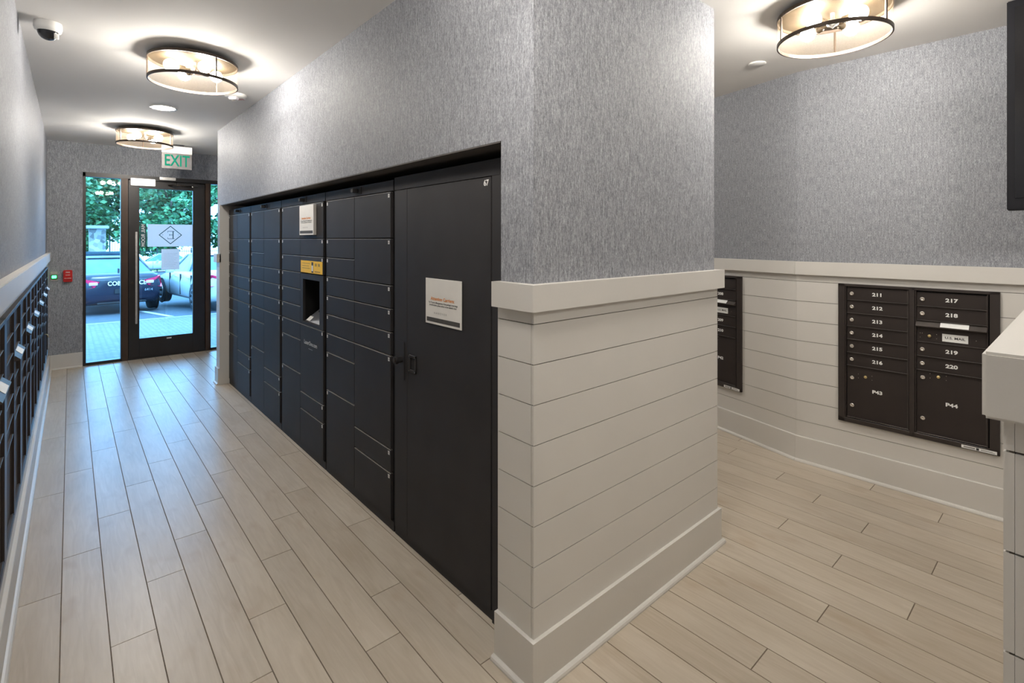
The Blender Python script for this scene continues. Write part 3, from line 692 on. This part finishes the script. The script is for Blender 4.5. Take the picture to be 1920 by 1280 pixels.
t = thing('recessed_downlight', 'round lit recessed downlight between the two hall drum lights', 'downlight', (.651, 5.65, H))
m = MB(); m.lathe([(.088, -.0005), (.108, -.0005), (.106, -.007), (.090, -.004)], 'whitepl', seg=40, caps=False); m.build('trim_ring', t)
m = MB(); m.lathe([(.089, -.003), (.06, -.006), (.0005, -.007)], 'down', seg=40, caps=False); m.build('lens', t)
t = thing('blank_ceiling_disc', 'flat round white cover plate on the ceiling near the mailbox drum light', 'cover plate', (3.585, 1.522, H))
m = MB(); m.lathe([(.055, -.0003), (.056, -.006), (.05, -.010), (.0005, -.011)], 'whitepl', seg=40, caps=False); m.build('plate', t)
# dome camera
t = thing('dome_camera', 'white dome security camera with smoked bubble high beside the hall wall', 'security camera', (-.095, 3.86, H))
m = MB(); m.lathe([(.060, -.0003), (.062, -.030), (.058, -.046), (.048, -.052)], 'whitepl', seg=40); m.build('housing', t)
m = MB(); m.lathe([(.047, -.050)] + [(.046 * math.cos(R(a)), -.052 - .046 * math.sin(R(a))) for a in range(10, 90, 10)] + [(.0005, -.098)], 'dome', seg=32, caps=False); m.build('bubble', t)
m = MB(); m.lathe([(.016, 0), (.016, .02), (.012, .021)], 'whitepl', (0, 0, 0), 'x', 16); m.v = [(v[0] + .026, v[1] - .034, v[2] - .078) for v in m.v]; m.build('lens_cowl', t)
# strobe
t = thing('fire_strobe', 'white ceiling strobe marked FIRE between drum light and lockers', 'fire strobe', (1.05, 4.74, H), R(-42))
m = MB(); m.lathe([(.082, -.0003), (.084, -.016), (.070, -.028), (.0005, -.030)], 'whitepl', seg=40, caps=False); m.build('housing', t)
m = MB(); m.box(-.035, .035, -.058, -.012, -.052, -.028, 'clearlens', .006); m.box(-.012, .012, -.045, -.025, -.060, -.05, 'nickel', .003); m.build('flash_lens', t)
m = MB(); m.text('FIRE', .036, 'redtxt', .0, 0, 0, bold=.001); m.v = [(v[0] + .018, -v[2] * -1 + .035, -.0315) for v in m.v]; m.build('lettering', t)
# exit sign
t = thing('exit_sign', 'hanging silver sign with lit green EXIT letters before the door', 'exit sign', (1.035, 7.75, H))
MB().box(-.075, .075, -.03, .03, -.022, -.0004, 'iron', .003).build('ceiling_mount', t)
MB().box(-.165, .165, -.022, .022, -.116, -.022, 'whitepl', .003).build('housing', t)
MB().box(-.163, .163, -.0035, .004, -.312, -.116, 'mirror', .001).build('panel', t)
m = MB(); m.text('EXIT', .205, 'exitgreen', 0, -.0060, -.214, bold=.0035, maxw=.27, sx=0); m.build('letters', t)
# black display
t = thing('hanging_display', 'tall black display case hanging from the ceiling above the white half wall', 'display', (0, 0, 0))
DX, DY = 3.62, .285
m = MB(); m.box(0, .10, -.80, 0, 1.749, H, 'tvblack', .004); m.v = [(v[0] * 1, v[1], v[2]) for v in m.v]; c = m.build('case', t)
m = MB(); m.box(-.003, .0005, -.77, -.03, 1.81, 2.78, 'screen'); c2 = m.build('screen', t)
t.location = (DX, DY, 0); t.rotation_euler = (0, 0, R(.5))

# ------------------------------------------------------------------ near half wall and walls behind the camera
PX, PY = 1.02, .071
m = MB(); m.box(PX, 2.9, -.10, PY, 0, 1.42, 'white'); wp = struct(m.build('wall_half'))
sub(shiplap(MB(), -PY, .10), 'shiplap_boards', (PX, 0), A_LOCK, wp)
sub(shiplap(MB(), -2.9, -PX + .011), 'shiplap_boards', (0, PY), R(180), wp)
m = MB(); m.box(PX - .012 - .027, 2.93, -.13, PY + .012 + .020, CAPZ0, CAPZ1, 'white', .004); struct(m.build('trim_6'))
m = MB(); base(m, -PY - .02, .10); sub(m, 'baseboard_half_wall', (PX, 0), A_LOCK)
m = MB(); base(m, -2.9, -PX + .028); sub(m, 'baseboard_half_wall_end', (0, PY), R(180))
t = thing('round_hook', 'small dark round hook low on the end of the near white half wall', 'hook', (1.05, PY + .012, .905))
m = MB(); m.lathe([(.012, 0), (.012, .003), (.005, .005), (.005, .018), (.011, .022), (.011, .028), (.004, .031)], 'rim', axis='y', seg=18); m.build('knob', t)
m = MB(); m.box(-.5, 6.4, BACK - .2, BACK, 0, H, 'paper'); struct(m.build('wall_back'))

# ------------------------------------------------------------------ outside
def gz(y): return -.03 - .035 * (y - 8.45) if y < 18 else -.364 - .023 * (y - 18)
def strip(name, x0, x1, y0, y1, mt, dz=0, n=2):
    m = MB(); ys = [y0 + (y1 - y0) * i / n for i in range(n + 1)]
    for a, b in zip(ys[:-1], ys[1:]): m.add([(x0, a, gz(a) + dz), (x1, a, gz(a) + dz), (x1, b, gz(b) + dz), (x0, b, gz(b) + dz)], [(0, 1, 2, 3)], mt)
    return m.build(name)
o = strip('ground_pavers', -12, 25, YD + .22, 14.3, 'pavers'); struct(o)
o = strip('ground_asphalt', -25, 45, 14.3, 18, 'asphalt', 0); struct(o)
o = strip('ground_asphalt', -25, 60, 18, 54, 'asphalt', 0); struct(o)
o = strip('ground_lawn', -40, 90, 54, 130, 'lawn', .03); struct(o)
for i, (xa, xb) in enumerate(((1.75, 2.05),)):
    m = MB()
    m.add([(xa, 14.4, gz(14.4) + .006), (xa + .12, 14.4, gz(14.4) + .006), (xa - .48, 18, gz(18) + .006), (xa - .62, 18, gz(18) + .006)], [(0, 1, 2, 3)], 'stripe')
    m.add([(4.9, 14.4, gz(14.4) + .006), (5.02, 14.4, gz(14.4) + .006), (4.6, 18, gz(18) + .006), (4.48, 18, gz(18) + .006)], [(0, 1, 2, 3)], 'stripe')
    struct(m.build('parking_markings'))
o = strip('ground_kerb', -12, 25, 14.15, 14.3, 'conc', .004); struct(o)

def car(label, loc, rz, paint, police=False, L=4.7, Wd=1.86, Hh=1.46):
    """x forward, rear bumper at x=0, z up from the ground"""
    t = thing('car', label, 'car', loc, rz)
    hw = Wd / 2
    st = [(0.0, .42, .98, .80, .0), (.06, .30, 1.02, .90, 0), (.35, .25, 1.06, .97, 0), (.95, .24, 1.04, 1, 0), (1.6, .24, .98, 1, 0), (2.4, .24, .95, 1, 0), (3.2, .24, .94, 1, 0), (3.7, .25, .90, .99, 0), (4.3, .27, .80, .95, 0), (4.62, .32, .68, .85, 0), (L, .40, .60, .74, 0)]
    m = MB(); vs = []; n = 0
    for x, zl, zh, wf_, _ in st:
        a = hw * wf_; zm = zl + (zh - zl) * .6
        ring = [(-a * .86, zl), (-a * .98, zl + .10), (-a, zm), (-a * .93, zh - .05), (-a * .80, zh), (a * .80, zh), (a * .93, zh - .05), (a, zm), (a * .98, zl + .10), (a * .86, zl)]
        n = len(ring); vs += [(x, y, z) for y, z in ring]
    fs = [(i * n + k, i * n + (k + 1) % n, (i + 1) * n + (k + 1) % n, (i + 1) * n + k) for i in range(len(st) - 1) for k in range(n)]
    fs += [list(range(n)), list(range((len(st) - 1) * n, len(st) * n))]
    m.add(vs, fs, paint, True)
    # wheel arches
    for wx in (.95, 3.75):
        for sy in (-1, 1): m.lathe([(.37, 0), (.37, .02)], 'tyre', (wx, sy * (hw - .012) - (.02 if sy < 0 else 0), .35), 'y', 24)
    body = m.build('body', t)
    g = MB()
    gs = [(.62, 1.03, .02, .80), (1.35, 1.03, Hh - 1.06, .62), (1.9, 1.0, Hh - 1.0, .64), (2.6, .97, Hh - 1.0, .63), (3.45, .94, .02, .78)]
    vs = []
    for x, zb, h, tw in gs:
        a = hw * .80; b = hw * tw
        vs += [(x, -a, zb - .03), (x, -b, zb + h), (x, b, zb + h), (x, a, zb - .03)]
    fs = [(i * 4 + k, i * 4 + k + 1, i * 4 + 5 + k, i * 4 + 4 + k) for i in range(4) for k in range(3)]
    g.add(vs, fs, 'carglass', False); g.build('window', t)
    r = MB(); vs = []
    for x, zb, h, tw in [(1.28, 1.03, Hh - 1.08, .63), (1.38, 1.03, Hh - 1.045, .64), (1.9, 1.0, Hh - .985, .66), (2.55, .97, Hh - .985, .65), (2.68, .97, Hh - 1.03, .63)]:
        b = hw * tw; vs += [(x, -b, zb + h - .03), (x, -b * .9, zb + h + .012), (x, b * .9, zb + h + .012), (x, b, zb + h - .03)]
    fs = [(i * 4 + k, i * 4 + k + 1, i * 4 + 5 + k, i * 4 + 4 + k) for i in range(4) for k in range(3)]
    r.add(vs, fs, paint, True)
    for sy in (-1, 1):
        for (xa, za, ya), (xb, zb, yb) in (((.66, 1.04, .80), (1.32, Hh - .04, .635)), ((2.62, Hh - .05, .64), (3.42, .95, .79)), ((1.95, .98, .81), (1.98, Hh - .03, .65))):
            r.tube([(xa, sy * hw * ya, za), (xb, sy * hw * yb, zb)], .035, paint, 6)
    r.build('roof', t)
    for wx in (.95, 3.75):
        for sy in (-1, 1):
            wl = MB(); y0 = sy * (hw - .09); wl.lathe([(.20, -.11), (.325, -.10), (.34, -.06), (.34, .06), (.325, .10), (.20, .11)], 'tyre', (wx, y0, .34), 'y', 28)
            wo = wl.build('wheel', t)
            al = MB(); al.lathe([(.215, .0), (.22, .012), (.19, .006), (.06, .02), (.0005, .022)] if sy > 0 else [(.215, .0), (.22, -.012), (.19, -.006), (.06, -.02), (.0005, -.022)], 'alloy', (wx, y0 + sy * .108, .34), 'y', 24, caps=False)
            for q in range(5):
                a = 2 * math.pi * q / 5 + .3; al.tube([(wx + .10 * math.cos(a), y0 + sy * .132, .34 + .10 * math.sin(a)), (wx + .17 * math.cos(a), y0 + sy * .124, .34 + .17 * math.sin(a))], .035, 'tyre', 6)
            al.build('alloy_hub', wo)
    for sy in (-1, 1):
        l = MB(); poly = [(-.03, sy * hw * .50, .86), (-.02, sy * hw * .60, .72), (.03, sy * hw * .93, .66), (.34, sy * hw * .985, .74), (.34, sy * hw * .95, .96), (.02, sy * hw * .88, .96)]
        cx = sum(p[0] for p in poly) / 6; vs = [(p[0] - .004, p[1] * 1.012, p[2]) for p in poly] + [(p[0] + .08, p[1] * .92, p[2]) for p in poly]
        l.add(vs, [list(range(6)), list(range(6, 12))] + [(i, (i + 1) % 6, 6 + (i + 1) % 6, 6 + i) for i in range(6)], 'tail')
        l.box(-.045, -.01, sy * hw * .54, sy * hw * .72, .78, .85, 'clearlens', .006); l.build('tail_light', t)
        mr = MB(); mr.box(2.62, 2.78, sy * (hw - .02), sy * (hw + .17), .92, 1.04, paint, .02); mr.build('side_mirror', t)
    h = MB()
    for sy in (-1, 1):
        for xx in (1.35, 2.35): h.box(xx, xx + .16, sy * (hw * .985), sy * (hw * 1.02), .80, .83, paint if not police else 'alloy', .006)
        for xx in (1.22, 2.08, 3.0): h.box(xx, xx + .012, sy * hw * .965, sy * hw * 1.004, .34, .90, 'tyre')
    h.build('door_seams_and_handles', t)
    bp = MB(); bp.box(-.035, .05, -hw * .55, hw * .55, .30, .34, 'tyre', .01); bp.box(-.045, -.01, -.16, .16, .55, .66, 'sticker' if not police else 'tyre', .004); bp.build('bumper_trim', t)
    if police:
        q = MB(); q.text('COBB POLICE', .15, 'sticker', 0, 0, 0, bold=.003, sx=0, maxw=.80)
        q.v = [(-.024, -v[0] - .10, v[2] + .80) for v in q.v]; q.build('lettering', t)
        q = MB(); q.text('6414', .09, 'alloy', 0, 0, 0, bold=.001); q.v = [(-.052, -v[0] - .55, v[2] + .61) for v in q.v]; q.build('fleet_number', t)
        q = MB(); q.box(-.026, -.002, -hw * .55, hw * .55, .885, .893, 'alloy'); q.build('trunk_strip', t)
        q = MB(); q.box(1.85, 2.15, -.62, .62, Hh + .03, Hh + .12, 'carglass', .03); q.box(1.95, 2.05, -.5, .5, Hh - .02, Hh + .03, 'iron'); q.build('light_bar', t)
        q = MB(); q.prism([(.4, -.01), (.6, -.01), (.55, .01), (.42, .01)], 1.05, 1.16, 'iron'); q.build('antenna_fin', t)
    return t
# body axes: local x (forward) -> mostly +Y
car('dark blue police sedan seen from behind with white trunk lettering', (1.0, 16.3, gz(16.8)), R(90 + 6), 'carb', True, Wd=1.84)
car('white sedan beside the police car, rear lamp behind the mullion', (3.48, 14.55, gz(15.6) + .03), R(90 + 8), 'carw')
car('white car parked sideways across the lot in front of the fence', (11.1, 46.0, gz(46)), R(176), 'carw', L=4.7, Hh=1.5)
car('small white car far across the lot beside the stone gate pier', (8.2, 52.0, gz(52)), R(178), 'carw', Hh=1.55)

# fence, pier, trees
def fence(label, x0, x1, y, hh=0):
    z = gz(y)
    t = thing('iron_fence', label, 'fence', (x0, y, z))
    W = x1 - x0
    r = MB(); r.box(0, W, -.02, .02, .25, .30, 'iron'); r.box(0, W, -.02, .02, 1.7 + hh, 1.75 + hh, 'iron'); r.build('rails', t)
    p = MB(); n = int(W / .16)
    for i in range(n + 1): p.box(i * .16 - .012, i * .16 + .012, -.012, .012, .1, 1.95 + hh, 'iron')
    p.build('pickets', t)
    for i in range(int(W / 2.6) + 1): MB().box(i * 2.6 - .045, i * 2.6 + .045, -.045, .045, -.1, 2.05 + hh, 'iron').build('post', t)
fence('black picket fence running behind the parked cars', 3.2, 18, 54.5)
fence('taller looking black gate panel right next to the stone pier', 2.32, 3.1, 50.6, 1.0)
t = thing('stone_pier', 'stacked stone gate pier with pale cap seen through the narrow pane', 'pier', (1.55, 50, gz(50)))
MB().box(-.50, .50, -.50, .50, -.1, 3.5, 'stone').build('shaft', t); MB().box(-.68, .68, -.68, .68, 3.5, 3.75, 'conc', .04).build('cap', t); MB().box(-.62, .62, -.62, .62, -.1, 1.4, 'conc', .03).build('plinth', t)
t = thing('low_wall', 'long pale low wall beyond the lot under the trees', 'wall', (-2, 53.2, gz(53)))
MB().box(-12, 5, -.15, .15, -.1, .9, 'conc').build('wall_body', t)
def tree(label, x, y, h, r, mt, seed, n=9000):
    rnd = random.Random(seed)
    t = thing('leafy_tree', label, 'tree', (x, y, gz(y)), 0, 'trees beyond the parking lot')
    tr = MB(); tr.tube([(0, 0, -.1), (.1, .05, h * .3), (-.1, .1, h * .6), (0, 0, h * .85)], .22, 'bark', 10)
    for q in range(6):
        a = rnd.uniform(0, 6.28); zz = h * rnd.uniform(.3, .6); tr.tube([(0, .05, zz), (math.cos(a) * r * .5, math.sin(a) * r * .5, zz + h * .18), (math.cos(a) * r * .8, math.sin(a) * r * .8, zz + h * .26)], .08, 'bark', 6)
    tr.build('trunk', t)
    blobs = [(rnd.uniform(-.7, .7) * r, rnd.uniform(-.7, .7) * r, h * rnd.uniform(.22, .9), r * rnd.uniform(.28, .5)) for _ in range(20)]
    vs, fs, tone = [], [], []
    for i in range(n):
        bx, by, bz, br = blobs[rnd.randrange(20)]
        d = Vector((rnd.gauss(0, 1), rnd.gauss(0, 1), rnd.gauss(0, 1))).normalized() * br * rnd.uniform(.7, 1.02)
        p = Vector((bx, by, bz)) + d; s = rnd.uniform(.15, .36)
        u = Vector((rnd.gauss(0, 1), rnd.gauss(0, 1), rnd.gauss(0, .6))).normalized(); v = u.cross(Vector((rnd.gauss(0, 1), rnd.gauss(0, 1), rnd.gauss(0, 1)))).normalized()
        o = len(vs); vs += [tuple(p - u * s), tuple(p + v * s * .6), tuple(p + u * s), tuple(p - v * s * .6)]; fs.append((o, o + 1, o + 2, o + 3))
        c = rnd.random(); tone.append((c, c, c, 1))
    m = MB(); m.add(vs, fs, mt); m.build('foliage', t, tone=tone, fixn=False)
tl = [('broad mid green tree above the stone pier', -1, 61, 12, 3.9, 'leafa'), ('dark green tree standing behind the gap right of the pier', 4.6, 72, 15, 5, 'leafb'),
      ('bright green tree filling the upper left of the door glass', 7.6, 61, 11, 3.9, 'leafa'), ('dark tree behind the diamond film sign', 15.5, 72, 16, 5, 'leafb'),
      ('tree filling the upper right of the door glass', 15.2, 60, 12, 3.7, 'leafa'), ('tree showing in the narrow pane at the jamb', 23, 61, 12, 3.9, 'leafb'), ('low tree at the far left edge of the narrow pane', -7, 72, 12, 5, 'leafb'), ('tree beyond the lot past the jamb pane', 27, 72, 13, 5, 'leafa')]
for i, a in enumerate(tl): tree(*a, seed=11 + i)
